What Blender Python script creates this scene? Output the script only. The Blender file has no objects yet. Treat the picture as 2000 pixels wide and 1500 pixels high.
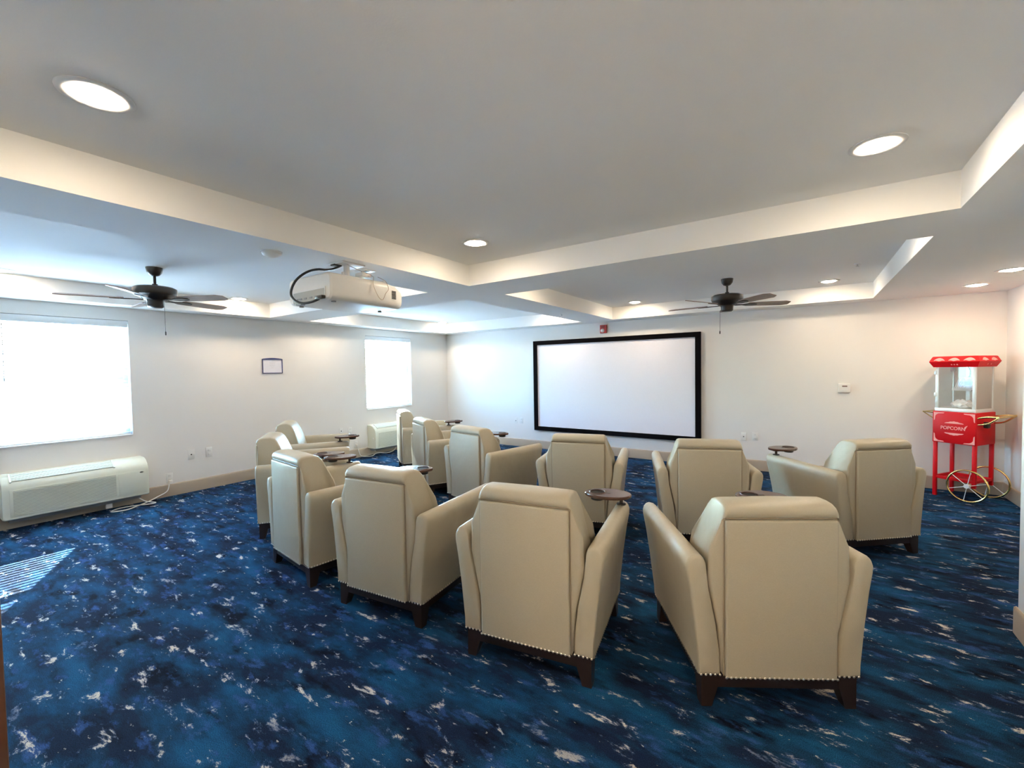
import bpy, bmesh, math, random
from mathutils import Vector, Matrix, Euler
random.seed(7)
PI = math.pi
scene = bpy.context.scene
COL = scene.collection

# ------------------------------------------------------------------ camera
CAM = Vector((6.9857, -7.5523, 1.5987))
YAW, PITCH, ROLL = math.radians(34.3006), math.radians(-1.8623), math.radians(-0.9268)
FPX = 847.308
cy_, sy_, cp_, sp_ = math.cos(YAW), math.sin(YAW), math.cos(PITCH), math.sin(PITCH)
fw = Vector((-sy_*cp_, cy_*cp_, sp_))
rt = Vector((cy_, sy_, 0.0))
up = rt.cross(fw)
r2 = rt*math.cos(ROLL) + up*math.sin(ROLL)
u2 = up*math.cos(ROLL) - rt*math.sin(ROLL)
cam_d = bpy.data.cameras.new('camera')
cam_d.sensor_fit = 'HORIZONTAL'
cam_d.sensor_width = 36.0
cam_d.lens = 36.0*FPX/2000.0
cam_d.clip_start = 0.02
cam = bpy.data.objects.new('camera', cam_d)
COL.objects.link(cam)
cam.matrix_world = Matrix(((r2.x, u2.x, -fw.x, CAM.x), (r2.y, u2.y, -fw.y, CAM.y),
                           (r2.z, u2.z, -fw.z, CAM.z), (0, 0, 0, 1)))
scene.camera = cam

# ------------------------------------------------------------------ world, sun, exposure
SKY_STRENGTH = 7.0
SUN_STRENGTH = 150.0
LAMP_STRENGTH = 145.0
LAMP_COLOR = (1.0, 0.797, 0.58)
world = bpy.data.worlds.new('sky')
scene.world = world
world.use_nodes = True
wn = world.node_tree
wn.nodes.clear()
wo = wn.nodes.new('ShaderNodeOutputWorld')
wb = wn.nodes.new('ShaderNodeBackground')
ws = wn.nodes.new('ShaderNodeTexSky')
ws.sky_type = 'NISHITA'
ws.sun_disc = False
ws.sun_elevation = math.radians(31.0)
ws.sun_rotation = math.radians(-63.8)
ws.ozone_density = 7.0
ws.dust_density = 1.0
wm = wn.nodes.new('ShaderNodeMix'); wm.data_type = 'RGBA'; wm.blend_type = 'MULTIPLY'
wm.inputs['Factor'].default_value = 1.0
wm.inputs['B'].default_value = (0.72, 1.06, 1.10, 1)     # daylight seen with an indoor white balance
wn.links.new(ws.outputs[0], wm.inputs['A'])
wn.links.new(wm.outputs['Result'], wb.inputs['Color'])
wb.inputs['Strength'].default_value = SKY_STRENGTH
wn.links.new(wb.outputs[0], wo.inputs[0])
sd = bpy.data.lights.new('sun', 'SUN')
sd.energy = SUN_STRENGTH
sd.angle = math.radians(0.53)
sd.color = (0.80, 0.95, 1.0)
so = bpy.data.objects.new('sun', sd)
COL.objects.link(so)
sdir = Vector((0.895, -0.44, -0.60)).normalized()
so.rotation_euler = sdir.to_track_quat('-Z', 'Y').to_euler()
so.location = (-6, -1, 6)
vs = scene.view_settings
scene.display_settings.display_device = 'sRGB'
vs.view_transform = 'Standard'
vs.look = 'None'
vs.exposure = 0.55
vs.gamma = 1.0
vs.use_curve_mapping = False

# ------------------------------------------------------------------ materials
def nmat(name):
    m = bpy.data.materials.new(name)
    m.use_nodes = True
    return m, m.node_tree, m.node_tree.nodes['Principled BSDF']

def mat(name, col, rough=0.5, metal=0.0, spec=0.5, noise=0.0, nscale=40.0, bump=0.0, bscale=200.0,
        coat=0.0, trans=0.0, emit=None, estr=0.0):
    m, t, b = nmat(name)
    b.inputs['Base Color'].default_value = (*col, 1)
    b.inputs['Roughness'].default_value = rough
    b.inputs['Metallic'].default_value = metal
    b.inputs['Specular IOR Level'].default_value = spec
    b.inputs['Coat Weight'].default_value = coat
    if emit:
        b.inputs['Emission Color'].default_value = (*emit, 1)
        b.inputs['Emission Strength'].default_value = estr
    tc = t.nodes.new('ShaderNodeTexCoord')
    n = t.nodes.new('ShaderNodeTexNoise')
    n.inputs['Scale'].default_value = nscale
    n.inputs['Detail'].default_value = 4
    t.links.new(tc.outputs['Object'], n.inputs['Vector'])
    mx = t.nodes.new('ShaderNodeMix'); mx.data_type = 'RGBA'
    k = noise if noise > 0 else 0.02
    mx.inputs['A'].default_value = (*[c*(1-k) for c in col], 1)
    mx.inputs['B'].default_value = (*[min(1, c*(1+k)) for c in col], 1)
    t.links.new(n.outputs['Fac'], mx.inputs['Factor'])
    t.links.new(mx.outputs['Result'], b.inputs['Base Color'])
    if bump > 0:
        n2 = t.nodes.new('ShaderNodeTexNoise')
        n2.inputs['Scale'].default_value = bscale
        n2.inputs['Detail'].default_value = 3
        t.links.new(tc.outputs['Object'], n2.inputs['Vector'])
        bp = t.nodes.new('ShaderNodeBump')
        bp.inputs['Strength'].default_value = bump
        bp.inputs['Distance'].default_value = 0.002
        t.links.new(n2.outputs['Fac'], bp.inputs['Height'])
        t.links.new(bp.outputs['Normal'], b.inputs['Normal'])
    return m

M = {}
M['wall'] = mat('wall_paint', (0.83, 0.805, 0.77), 0.7, noise=0.015, nscale=3, bump=0.25, bscale=160)
M['ceiling'] = mat('ceiling_paint', (0.93, 0.93, 0.905), 0.8, noise=0.01, nscale=3, bump=0.2, bscale=140)
M['trim'] = mat('baseboard_tan', (0.40, 0.325, 0.25), 0.45, noise=0.04, nscale=8)
M['white'] = mat('white_plastic', (0.82, 0.81, 0.78), 0.35)
M['whitemetal'] = mat('white_metal', (0.80, 0.80, 0.79), 0.4)
M['vinyl'] = mat('window_vinyl', (0.85, 0.86, 0.86), 0.4)
M['ptac'] = mat('air_conditioner_cream', (0.74, 0.77, 0.66), 0.4)
M['ptac_shade'] = mat('air_conditioner_slot_shade', (0.42, 0.44, 0.38), 0.6)  # the cream darkened to paint the shade between grille slats
M['bronze'] = mat('dark_bronze', (0.022, 0.016, 0.013), 0.4, metal=0.4, noise=0.2, nscale=30)
M['blade'] = mat('fan_blade_wood', (0.26, 0.18, 0.145), 0.5, noise=0.15, nscale=12)
M['frameblack'] = mat('screen_frame_velvet', (0.004, 0.0035, 0.0045), 0.9, spec=0.05, noise=0.3, nscale=60, bump=0.3)
M['screen'] = mat('screen_fabric', (0.86, 0.84, 0.90), 0.75)
M['red'] = mat('red_enamel', (0.56, 0.004, 0.008), 0.4, spec=0.2)
M['pink'] = mat('pale_pink_print', (0.85, 0.36, 0.33), 0.5)
M['gold'] = mat('brass', (0.78, 0.58, 0.24), 0.22, metal=1.0)
M['steel'] = mat('steel', (0.55, 0.55, 0.55), 0.3, metal=1.0)
M['aluminium'] = mat('pale_aluminium', (0.82, 0.86, 0.88), 0.35, metal=0.3)
M['darkwood'] = mat('espresso_wood', (0.018, 0.010, 0.008), 0.35, noise=0.3, nscale=20)
M['tablet'] = mat('tablet_walnut_laminate', (0.075, 0.036, 0.026), 0.22, noise=0.2, nscale=25)
M['black'] = mat('black_plastic', (0.012, 0.012, 0.013), 0.4)
M['grey'] = mat('grey_plastic', (0.25, 0.25, 0.25), 0.5)
M['door'] = mat('door_stained_wood', (0.075, 0.024, 0.008), 0.5, noise=0.3, nscale=14)
M['paper'] = mat('paper', (0.86, 0.85, 0.90), 0.7)
M['navy'] = mat('navy_frame', (0.03, 0.035, 0.12), 0.35)
M['printgrey'] = mat('print_grey', (0.60, 0.60, 0.66), 0.7)
M['redbox'] = mat('alarm_red', (0.42, 0.035, 0.03), 0.4)
M['nail'] = mat('nailhead_nickel', (0.95, 0.88, 0.78), 0.38, metal=1.0)
M['bag'] = mat('white_bag_and_reflection', (0.85, 0.86, 0.88), 0.6)
M['outside'] = mat('outside_paving', (0.72, 0.72, 0.69), 0.9, noise=0.1, nscale=2)
M['lens'] = mat('lamp_lens', (0.9, 0.9, 0.9), 0.5, emit=LAMP_COLOR, estr=LAMP_STRENGTH)
M['lcd'] = mat('lcd', (0.22, 0.15, 0.14), 0.3)

def mat_slat():
    m, t, b = nmat('blind_slat')
    b.inputs['Base Color'].default_value = (0.86, 0.88, 0.90, 1)
    b.inputs['Roughness'].default_value = 0.45
    tr = t.nodes.new('ShaderNodeBsdfTranslucent')
    tr.inputs['Color'].default_value = (0.72, 0.82, 0.90, 1)
    mx = t.nodes.new('ShaderNodeMixShader'); mx.inputs[0].default_value = 0.12
    t.links.new(b.outputs[0], mx.inputs[1]); t.links.new(tr.outputs[0], mx.inputs[2])
    t.links.new(mx.outputs[0], t.nodes['Material Output'].inputs['Surface'])
    return m
M['slat'] = mat_slat()

def mat_glass(name, refl, tint=(1, 1, 1)):
    m, t, b = nmat(name)
    t.nodes.remove(b)
    tr = t.nodes.new('ShaderNodeBsdfTransparent'); tr.inputs['Color'].default_value = (*tint, 1)
    gl = t.nodes.new('ShaderNodeBsdfGlossy'); gl.inputs['Roughness'].default_value = 0.02
    lw = t.nodes.new('ShaderNodeFresnel'); lw.inputs['IOR'].default_value = 1.45
    mm = t.nodes.new('ShaderNodeMath'); mm.operation = 'MULTIPLY'; mm.inputs[1].default_value = refl
    mx = t.nodes.new('ShaderNodeMixShader')
    t.links.new(lw.outputs[0], mm.inputs[0]); t.links.new(mm.outputs[0], mx.inputs[0])
    t.links.new(tr.outputs[0], mx.inputs[1]); t.links.new(gl.outputs[0], mx.inputs[2])
    t.links.new(mx.outputs[0], t.nodes['Material Output'].inputs['Surface'])
    return m
M['glass'] = mat_glass('window_glass', 1.0, (0.96, 0.98, 0.98))
M['acrylic'] = mat_glass('cabinet_glass', 1.6, (0.93, 0.95, 0.95))

def mat_vinyl_upholstery():
    m, t, b = nmat('beige_upholstery')
    tc = t.nodes.new('ShaderNodeTexCoord')
    mp = t.nodes.new('ShaderNodeMapping'); mp.inputs['Scale'].default_value = (60, 60, 220)
    t.links.new(tc.outputs['Object'], mp.inputs['Vector'])
    n = t.nodes.new('ShaderNodeTexNoise'); n.inputs['Scale'].default_value = 3.0; n.inputs['Detail'].default_value = 3
    t.links.new(mp.outputs[0], n.inputs['Vector'])
    mx = t.nodes.new('ShaderNodeMix'); mx.data_type = 'RGBA'
    mx.inputs['A'].default_value = (0.385, 0.342, 0.252, 1)
    mx.inputs['B'].default_value = (0.485, 0.435, 0.335, 1)
    t.links.new(n.outputs['Fac'], mx.inputs['Factor'])
    t.links.new(mx.outputs['Result'], b.inputs['Base Color'])
    b.inputs['Roughness'].default_value = 0.36
    b.inputs['Specular IOR Level'].default_value = 0.5
    n2 = t.nodes.new('ShaderNodeTexNoise'); n2.inputs['Scale'].default_value = 6.0; n2.inputs['Detail'].default_value = 2
    t.links.new(mp.outputs[0], n2.inputs['Vector'])
    n3 = t.nodes.new('ShaderNodeTexNoise'); n3.inputs['Scale'].default_value = 7.0
    t.links.new(tc.outputs['Object'], n3.inputs['Vector'])
    bp = t.nodes.new('ShaderNodeBump'); bp.inputs['Strength'].default_value = 0.25; bp.inputs['Distance'].default_value = 0.002
    t.links.new(n2.outputs['Fac'], bp.inputs['Height'])
    bp2 = t.nodes.new('ShaderNodeBump'); bp2.inputs['Strength'].default_value = 0.35; bp2.inputs['Distance'].default_value = 0.02
    t.links.new(n3.outputs['Fac'], bp2.inputs['Height'])
    t.links.new(bp.outputs[0], bp2.inputs['Normal'])
    t.links.new(bp2.outputs[0], b.inputs['Normal'])
    return m
M['uph'] = mat_vinyl_upholstery()
M['seam'] = mat('seam_piping', (0.30, 0.24, 0.17), 0.5)

def mat_carpet():
    m, t, b = nmat('carpet')
    L = t.links.new
    tc = t.nodes.new('ShaderNodeTexCoord')
    def noise(scale, detail, rough, stretch, off=(0, 0, 0), dist=0.0):
        mp = t.nodes.new('ShaderNodeMapping')
        mp.inputs['Scale'].default_value = stretch
        mp.inputs['Location'].default_value = off
        L(tc.outputs['Object'], mp.inputs['Vector'])
        n = t.nodes.new('ShaderNodeTexNoise')
        n.inputs['Scale'].default_value = scale
        n.inputs['Detail'].default_value = detail
        n.inputs['Roughness'].default_value = rough
        n.inputs['Distortion'].default_value = dist
        L(mp.outputs[0], n.inputs['Vector'])
        return n.outputs['Fac']
    def ramp(fac, a, c):
        r = t.nodes.new('ShaderNodeMapRange')
        r.inputs['From Min'].default_value = a; r.inputs['From Max'].default_value = c
        r.clamp = True
        L(fac, r.inputs['Value'])
        return r.outputs['Result']
    def mix(f, a, c):
        x = t.nodes.new('ShaderNodeMix'); x.data_type = 'RGBA'
        L(f, x.inputs['Factor'])
        if isinstance(a, tuple): x.inputs['A'].default_value = (*a, 1)
        else: L(a, x.inputs['A'])
        if isinstance(c, tuple): x.inputs['B'].default_value = (*c, 1)
        else: L(c, x.inputs['B'])
        return x.outputs['Result']
    def mul(a, c):
        x = t.nodes.new('ShaderNodeMath'); x.operation = 'MULTIPLY'; L(a, x.inputs[0])
        if isinstance(c, float): x.inputs[1].default_value = c
        else: L(c, x.inputs[1])
        return x.outputs[0]
    st = (1.0, 2.3, 1.0)
    base = mix(ramp(noise(2.2, 4, 0.6, st), 0.42, 0.66), (0.008, 0.016, 0.038), (0.010, 0.067, 0.155))
    base = mix(ramp(noise(3.0, 4, 0.6, st, (7, 3, 0)), 0.53, 0.66), base, (0.004, 0.006, 0.014))
    base = mix(mul(ramp(noise(4.5, 5, 0.65, st, (3, 9, 0)), 0.56, 0.66), 0.85), base, (0.028, 0.070, 0.20))
    fl = ramp(noise(5.2, 6, 0.72, st, (13, 5, 0), 0.3), 0.600, 0.645)
    grp = ramp(noise(1.3, 2, 0.5, st, (1, 21, 0)), 0.40, 0.58)
    fl2 = ramp(noise(13.0, 4, 0.7, (1, 1.9, 1), (4, 8, 0)), 0.66, 0.70)
    f = t.nodes.new('ShaderNodeMath'); f.operation = 'MAXIMUM'
    L(mul(fl, ramp(noise(1.7, 2, 0.5, st, (1, 21, 0)), 0.30, 0.50)), f.inputs[0]); L(mul(fl2, 0.8), f.inputs[1])
    base = mix(mul(ramp(noise(5.2, 6, 0.72, st, (13, 5, 0), 0.3), 0.565, 0.62), 0.35), base, (0.10, 0.17, 0.33))
    base = mix(f.outputs[0], base, (0.56, 0.51, 0.44))
    tuft = noise(260.0, 2, 0.5, (1, 1, 1))
    dark = mix(ramp(tuft, 0.3, 0.7), (0.45, 0.45, 0.45), (1.45, 1.45, 1.45))
    x = t.nodes.new('ShaderNodeMix'); x.data_type = 'RGBA'; x.blend_type = 'MULTIPLY'
    x.inputs['Factor'].default_value = 1.0
    L(base, x.inputs['A']); L(dark, x.inputs['B'])
    L(x.outputs['Result'], b.inputs['Base Color'])
    b.inputs['Roughness'].default_value = 0.95
    b.inputs['Specular IOR Level'].default_value = 0.05
    b.inputs['Sheen Weight'].default_value = 0.0
    bp = t.nodes.new('ShaderNodeBump'); bp.inputs['Strength'].default_value = 0.5; bp.inputs['Distance'].default_value = 0.004
    L(tuft, bp.inputs['Height']); L(bp.outputs[0], b.inputs['Normal'])
    return m
M['carpet'] = mat_carpet()

# ------------------------------------------------------------------ mesh helpers
def new_bm():
    return bmesh.new()

def add_box(bm, lo, hi, bevel=0.0, seg=2, rot=None, pivot=None):
    v0 = len(bm.verts)
    r = bmesh.ops.create_cube(bm, size=1.0)
    vs_ = r['verts']
    c = [(lo[i]+hi[i])/2 for i in range(3)]; s = [hi[i]-lo[i] for i in range(3)]
    for v in vs_:
        v.co = Vector((v.co.x*s[0]+c[0], v.co.y*s[1]+c[1], v.co.z*s[2]+c[2]))
    if rot is not None:
        pv = Vector(pivot) if pivot else Vector(c)
        for v in vs_:
            v.co = pv + rot @ (v.co-pv)
    if bevel > 0:
        es = set()
        for v in vs_:
            es.update(v.link_edges)
        bmesh.ops.bevel(bm, geom=list(es), offset=bevel, segments=seg, profile=0.5, affect='EDGES')
    return bm

def add_tube(bm, pts, r, n=8, closed=False):
    pts = [Vector(p) for p in pts]
    rings = []
    k = len(pts)
    prev = None
    for i in range(k):
        if closed:
            d = (pts[(i+1) % k]-pts[(i-1) % k]).normalized()
        else:
            d = (pts[min(i+1, k-1)]-pts[max(i-1, 0)]).normalized()
        if prev is None:
            a = Vector((0, 0, 1)) if abs(d.z) < 0.9 else Vector((1, 0, 0))
            e1 = d.cross(a).normalized()
        else:
            e1 = (prev - d*prev.dot(d)).normalized()
        prev = e1
        e2 = d.cross(e1)
        rr = r[i] if isinstance(r, (list, tuple)) else r
        rings.append([bm.verts.new(pts[i]+e1*rr*math.cos(2*PI*j/n)+e2*rr*math.sin(2*PI*j/n)) for j in range(n)])
    m = k if closed else k-1
    for i in range(m):
        A, B = rings[i], rings[(i+1) % k]
        for j in range(n):
            bm.faces.new((A[j], A[(j+1) % n], B[(j+1) % n], B[j]))
    if not closed:
        bm.faces.new(rings[0][::-1]); bm.faces.new(rings[-1])
    return bm

def add_lathe(bm, prof, n=24, c=(0, 0, 0)):
    rings = []
    for (r, z) in prof:
        rings.append([bm.verts.new((c[0]+r*math.cos(2*PI*j/n), c[1]+r*math.sin(2*PI*j/n), c[2]+z)) for j in range(n)])
    for i in range(len(prof)-1):
        A, B = rings[i], rings[i+1]
        for j in range(n):
            bm.faces.new((A[j], A[(j+1) % n], B[(j+1) % n], B[j]))
    bm.faces.new(rings[0][::-1]); bm.faces.new(rings[-1])
    return bm

def add_loft(bm, rings, cap=True):
    R = [[bm.verts.new(p) for p in ring] for ring in rings]
    n = len(R[0])
    for i in range(len(R)-1):
        for j in range(n):
            bm.faces.new((R[i][j], R[i][(j+1) % n], R[i+1][(j+1) % n], R[i+1][j]))
    if cap:
        bm.faces.new(R[0][::-1]); bm.faces.new(R[-1])
    return bm

def add_prism(bm, poly, z0, z1, ax='z'):
    def P(a, b, h):
        return {'z': (a, b, h), 'y': (a, h, b), 'x': (h, a, b)}[ax]
    return add_loft(bm, [[P(a, b, z0) for a, b in poly], [P(a, b, z1) for a, b in poly]])

def smooth_path(pts, sub=6):
    pts = [Vector(p) for p in pts]
    out = []
    n = len(pts)
    for i in range(n-1):
        p0, p1, p2, p3 = pts[max(i-1, 0)], pts[i], pts[i+1], pts[min(i+2, n-1)]
        for k in range(sub):
            t = k/sub
            out.append(0.5*((2*p1)+(p2-p0)*t+(2*p0-5*p1+4*p2-p3)*t*t+(3*p1-p0-3*p2+p3)*t**3))
    out.append(pts[-1])
    return out

def obj(name, bm, m, parent=None, smooth=40, **props):
    bmesh.ops.recalc_face_normals(bm, faces=bm.faces)
    me = bpy.data.meshes.new(name)
    bm.to_mesh(me); bm.free()
    if smooth:
        for p in me.polygons:
            p.use_smooth = True
        me.set_sharp_from_angle(angle=math.radians(smooth))
    me.materials.append(m if not isinstance(m, str) else M[m])
    o = bpy.data.objects.new(name, me)
    COL.objects.link(o)
    if parent is not None:
        o.parent = parent
    for k, v in props.items():
        o[k] = v
    return o

def box(name, lo, hi, m, parent=None, bevel=0.0, seg=2, **props):
    return obj(name, add_box(new_bm(), lo, hi, bevel, seg), m, parent, **props)

def thing(name, label, cat, loc=(0, 0, 0), rz=0.0, group=None):
    o = bpy.data.objects.new(name, None)
    o.empty_display_size = 0.1
    COL.objects.link(o)
    o.location = loc; o.rotation_euler = (0, 0, rz)
    o['label'] = label; o['category'] = cat
    if group: o['group'] = group
    return o

def tag(o, label, cat, group=None):
    o['label'] = label; o['category'] = cat
    if group: o['group'] = group
    return o

def copy_tree(o, parent=None):
    c = o.copy(); COL.objects.link(c)
    if parent is not None:
        c.parent = parent
    for ch in list(o.children):
        copy_tree(ch, c)
    return c

# ------------------------------------------------------------------ room shell
H, H2 = 2.44, 2.645
XR, XN, YJ, YB = 8.93, 8.01, -3.83, -8.36
WT = 0.16
W1 = (-6.90, -5.76, 0.86, 2.285)
W2 = (-2.262, -1.12, 0.87, 2.30)

def struct(o):
    o['kind'] = 'structure'; return o

# floor
bm = new_bm()
f = bm.faces.new([bm.verts.new(p) for p in ((-WT, 0.1, 0), (-WT, -8.5, 0), (XR+0.1, -8.5, 0), (XR+0.1, 0.1, 0))])
fl = struct(obj('floor', bm, 'carpet', smooth=0))

# ceiling: soffit grid with four recessed trays
trays = [(0.32, 3.62, -3.57, -0.34), (4.19, 7.66, -3.57, -0.36),
         (0.32, 3.62, -7.42, -4.18), (4.20, 7.68, -7.42, -4.20)]
xs = [-WT, 0.32, 3.62, 4.195, 7.67, XR+0.1]
ys = [-8.5, -7.42, -4.19, -3.57, -0.35, 0.1]
bm = new_bm()
def q(bm, *p):
    return bm.faces.new([bm.verts.new(a) for a in p])
for i in range(5):
    for j in range(5):
        x0, x1, y0, y1 = xs[i], xs[i+1], ys[j], ys[j+1]
        if i in (1, 3) and j in (1, 3):
            q(bm, (x0, y0, H2), (x0, y1, H2), (x1, y1, H2), (x1, y0, H2))
            q(bm, (x0, y0, H), (x0, y1, H), (x0, y1, H2), (x0, y0, H2))
            q(bm, (x1, y0, H), (x1, y0, H2), (x1, y1, H2), (x1, y1, H))
            q(bm, (x0, y0, H), (x0, y0, H2), (x1, y0, H2), (x1, y0, H))
            q(bm, (x0, y1, H), (x1, y1, H), (x1, y1, H2), (x0, y1, H2))
        else:
            q(bm, (x0, y0, H), (x0, y1, H), (x1, y1, H), (x1, y0, H))
# closed upper skin so that no daylight leaks in
q(bm, (-WT, -8.5, 2.9), (XR+.1, -8.5, 2.9), (XR+.1, 0.1, 2.9), (-WT, 0.1, 2.9))
q(bm, (-WT, -8.5, H), (-WT, 0.1, H), (-WT, 0.1, 2.9), (-WT, -8.5, 2.9))
q(bm, (XR+.1, -8.5, H), (XR+.1, 0.1, H), (XR+.1, 0.1, 2.9), (XR+.1, -8.5, 2.9))
q(bm, (-WT, -8.5, H), (XR+.1, -8.5, H), (XR+.1, -8.5, 2.9), (-WT, -8.5, 2.9))
q(bm, (-WT, 0.1, H), (XR+.1, 0.1, H), (XR+.1, 0.1, 2.9), (-WT, 0.1, 2.9))
bmesh.ops.remove_doubles(bm, verts=bm.verts, dist=1e-5)
me = bpy.data.meshes.new('ceiling'); bm.to_mesh(me); bm.free(); me.materials.append(M['ceiling'])
ce = bpy.data.objects.new('ceiling', me); COL.objects.link(ce); struct(ce)

# window wall with two openings
bm = new_bm()
segs = [(-8.5, W1[0]), (W1[1], W2[0]), (W2[1], 0.1)]
for a, b_ in segs:
    add_box(bm, (-WT, a, -0.02), (0, b_, H+0.02))
for w in (W1, W2):
    add_box(bm, (-WT, w[0], -0.02), (0, w[1], w[2]))
    add_box(bm, (-WT, w[0], w[3]), (0, w[1], H+0.02))
struct(obj('wall_left', bm, 'wall', smooth=0))
struct(box('wall_back', (0, 0, -0.02), (XR, 0.1, H+0.02), 'wall'))
struct(box('wall_right', (XR, YJ, -0.02), (XR+0.1, 0.1, H+0.02), 'wall'))
bm = new_bm()
add_box(bm, (XN, YJ-4.67, -0.02), (XR+0.1, YJ, H+0.02), 0.006, 2)
struct(obj('wall_entry', bm, 'wall'))
# rear wall with a widened doorway; unseen lobby added behind it for fill light
DX0, DX1 = 5.96, 7.90
bm = new_bm()
add_box(bm, (0, YB-0.14, -0.02), (DX0, YB, H+0.02))
add_box(bm, (DX1, YB-0.14, -0.02), (XN, YB, H+0.02))
add_box(bm, (DX0, YB-0.14, 2.12), (DX1, YB, H+0.02))
struct(obj('wall_rear', bm, 'wall', smooth=0))
LX0, LX1, LY = 4.4, 8.4, -12.2
bm = new_bm()
add_box(bm, (LX0-0.1, LY, -0.02), (LX0, YB-0.14, H+0.02))
add_box(bm, (LX1, LY, -0.02), (LX1+0.1, YB-0.14, H+0.02))
add_box(bm, (LX0-0.1, LY-0.1, -0.02), (LX1+0.1, LY, H+0.02))
struct(obj('wall_added_lobby', bm, 'wall', smooth=0))
struct(box('ceiling_added_lobby', (LX0-0.1, LY-0.1, H), (LX1+0.1, YB-0.14, H+0.05), 'ceiling'))
struct(box('floor_added_lobby', (LX0, LY, -0.01), (LX1, YB-0.10, 0.002), mat('added_lobby_tile', (0.62, 0.56, 0.47), 0.4, noise=0.08, nscale=4)))
# door leaf standing open at the left of the camera
dl = bpy.data.objects.new('door_1', None); COL.objects.link(dl); struct(dl)
DA = Vector((5.985, -7.4585)); DH = Vector((5.985, YB+0.03))
dl.location = (DH.x, DH.y, 0); 
ang = math.atan2(DA.y-DH.y, DA.x-DH.x); dl.rotation_euler = (0, 0, ang)
L_ = (DA-DH).length
box('door_leaf', (0, 0, 0.012), (L_, 0.044, 2.06), 'door', dl, 0.003)
bm = new_bm()
for s in (-1, 1):
    yy = 0.022+s*0.022
    add_tube(bm, [(L_-0.07, yy, 0.98), (L_-0.07, yy+s*0.055, 0.98)], 0.012, 10)
    add_tube(bm, [(L_-0.07, yy+s*0.05, 0.98), (L_-0.19, yy+s*0.05, 0.98)], 0.010, 10)
obj('door_handle', bm, 'steel', dl)
bm = new_bm()
for z in (0.25, 1.05, 1.85):
    add_tube(bm, [(-0.004, 0.03, z-0.05), (-0.004, 0.03, z+0.05)], 0.008, 8)
obj('hinge', bm, 'steel', dl)

# baseboards (rounded top)
def baseboard(name, p0, p1, nrm, h=0.159, t=0.014):
    p0, p1, nrm = Vector((*p0, 0)), Vector((*p1, 0)), Vector((*nrm, 0))
    prof = [(0, 0), (t, 0), (t, h-0.02), (t*0.6, h-0.004), (t*0.3, h), (0, h)]
    rings = [[tuple(p+nrm*a+Vector((0, 0, z))) for a, z in prof] for p in (p0, p1)]
    return struct(obj(name, add_loft(new_bm(), rings), 'trim'))
baseboard('baseboard_left', (0, YB), (0, 0), (1, 0))
baseboard('baseboard_back', (0.014, 0), (XR, 0), (0, -1))
baseboard('baseboard_right', (XR, -0.014), (XR, YJ), (-1, 0))
baseboard('baseboard_jog', (XR-0.014, YJ), (XN-0.014, YJ), (0, 1))
baseboard('baseboard_entry', (XN, YJ+0.014), (XN, YB), (-1, 0))
baseboard('baseboard_rear', (0.014, YB), (DX0-0.06, YB), (0, 1))

# outside ground
struct(box('ground', (-40, -40, -0.45), (-WT-0.02, 40, -0.35), 'outside'))

# ------------------------------------------------------------------ windows and blinds
def window(name, w):
    y0, y1, z0, z1 = w
    root = bpy.data.objects.new(name, None); COL.objects.link(root); struct(root)
    root.location = (0, y0, z0)
    W_, Hh = y1-y0, z1-z0
    bm = new_bm()
    xo, xi = -0.155, -0.095
    t = 0.045
    add_box(bm, (xo, 0, 0), (xi, t, Hh), 0.004); add_box(bm, (xo, W_-t, 0), (xi, W_, Hh), 0.004)
    add_box(bm, (xo, t, 0), (xi, W_-t, t), 0.004); add_box(bm, (xo, t, Hh-t), (xi, W_-t, Hh), 0.004)
    obj('window_frame', bm, 'vinyl', root)
    bm = new_bm()
    add_box(bm, (xo+.01, t, Hh/2-0.022), (xi-.005, W_-t, Hh/2+0.022), 0.003)
    obj('meeting_rail', bm, 'vinyl', root)
    for k in (0, 1):
        za, zb_ = (t, Hh/2-0.022) if k == 0 else (Hh/2+0.022, Hh-t)
        xs_ = -0.125 if k == 0 else -0.14
        bm = new_bm()
        s = 0.03
        add_box(bm, (xs_-.012, t, za), (xs_+.012, t+s, zb_)); add_box(bm, (xs_-.012, W_-t-s, za), (xs_+.012, W_-t, zb_))
        add_box(bm, (xs_-.012, t+s, za), (xs_+.012, W_-t-s, za+s)); add_box(bm, (xs_-.012, t+s, zb_-s), (xs_+.012, W_-t-s, zb_))
        sash = obj('sash', bm, 'vinyl', root)
        bm = new_bm()
        q(bm, (xs_, t+s, za+s), (xs_, W_-t-s, za+s), (xs_, W_-t-s, zb_-s), (xs_, t+s, zb_-s))
        obj('pane', bm, 'glass', sash, smooth=0)
    # painted sill board
    box('window_sill', (-0.09, -0.0, -0.001), (0.012, W_, 0.014), 'vinyl', root, 0.004)
    return root
window('window_1', W1)
window('window_2', W2)

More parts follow.
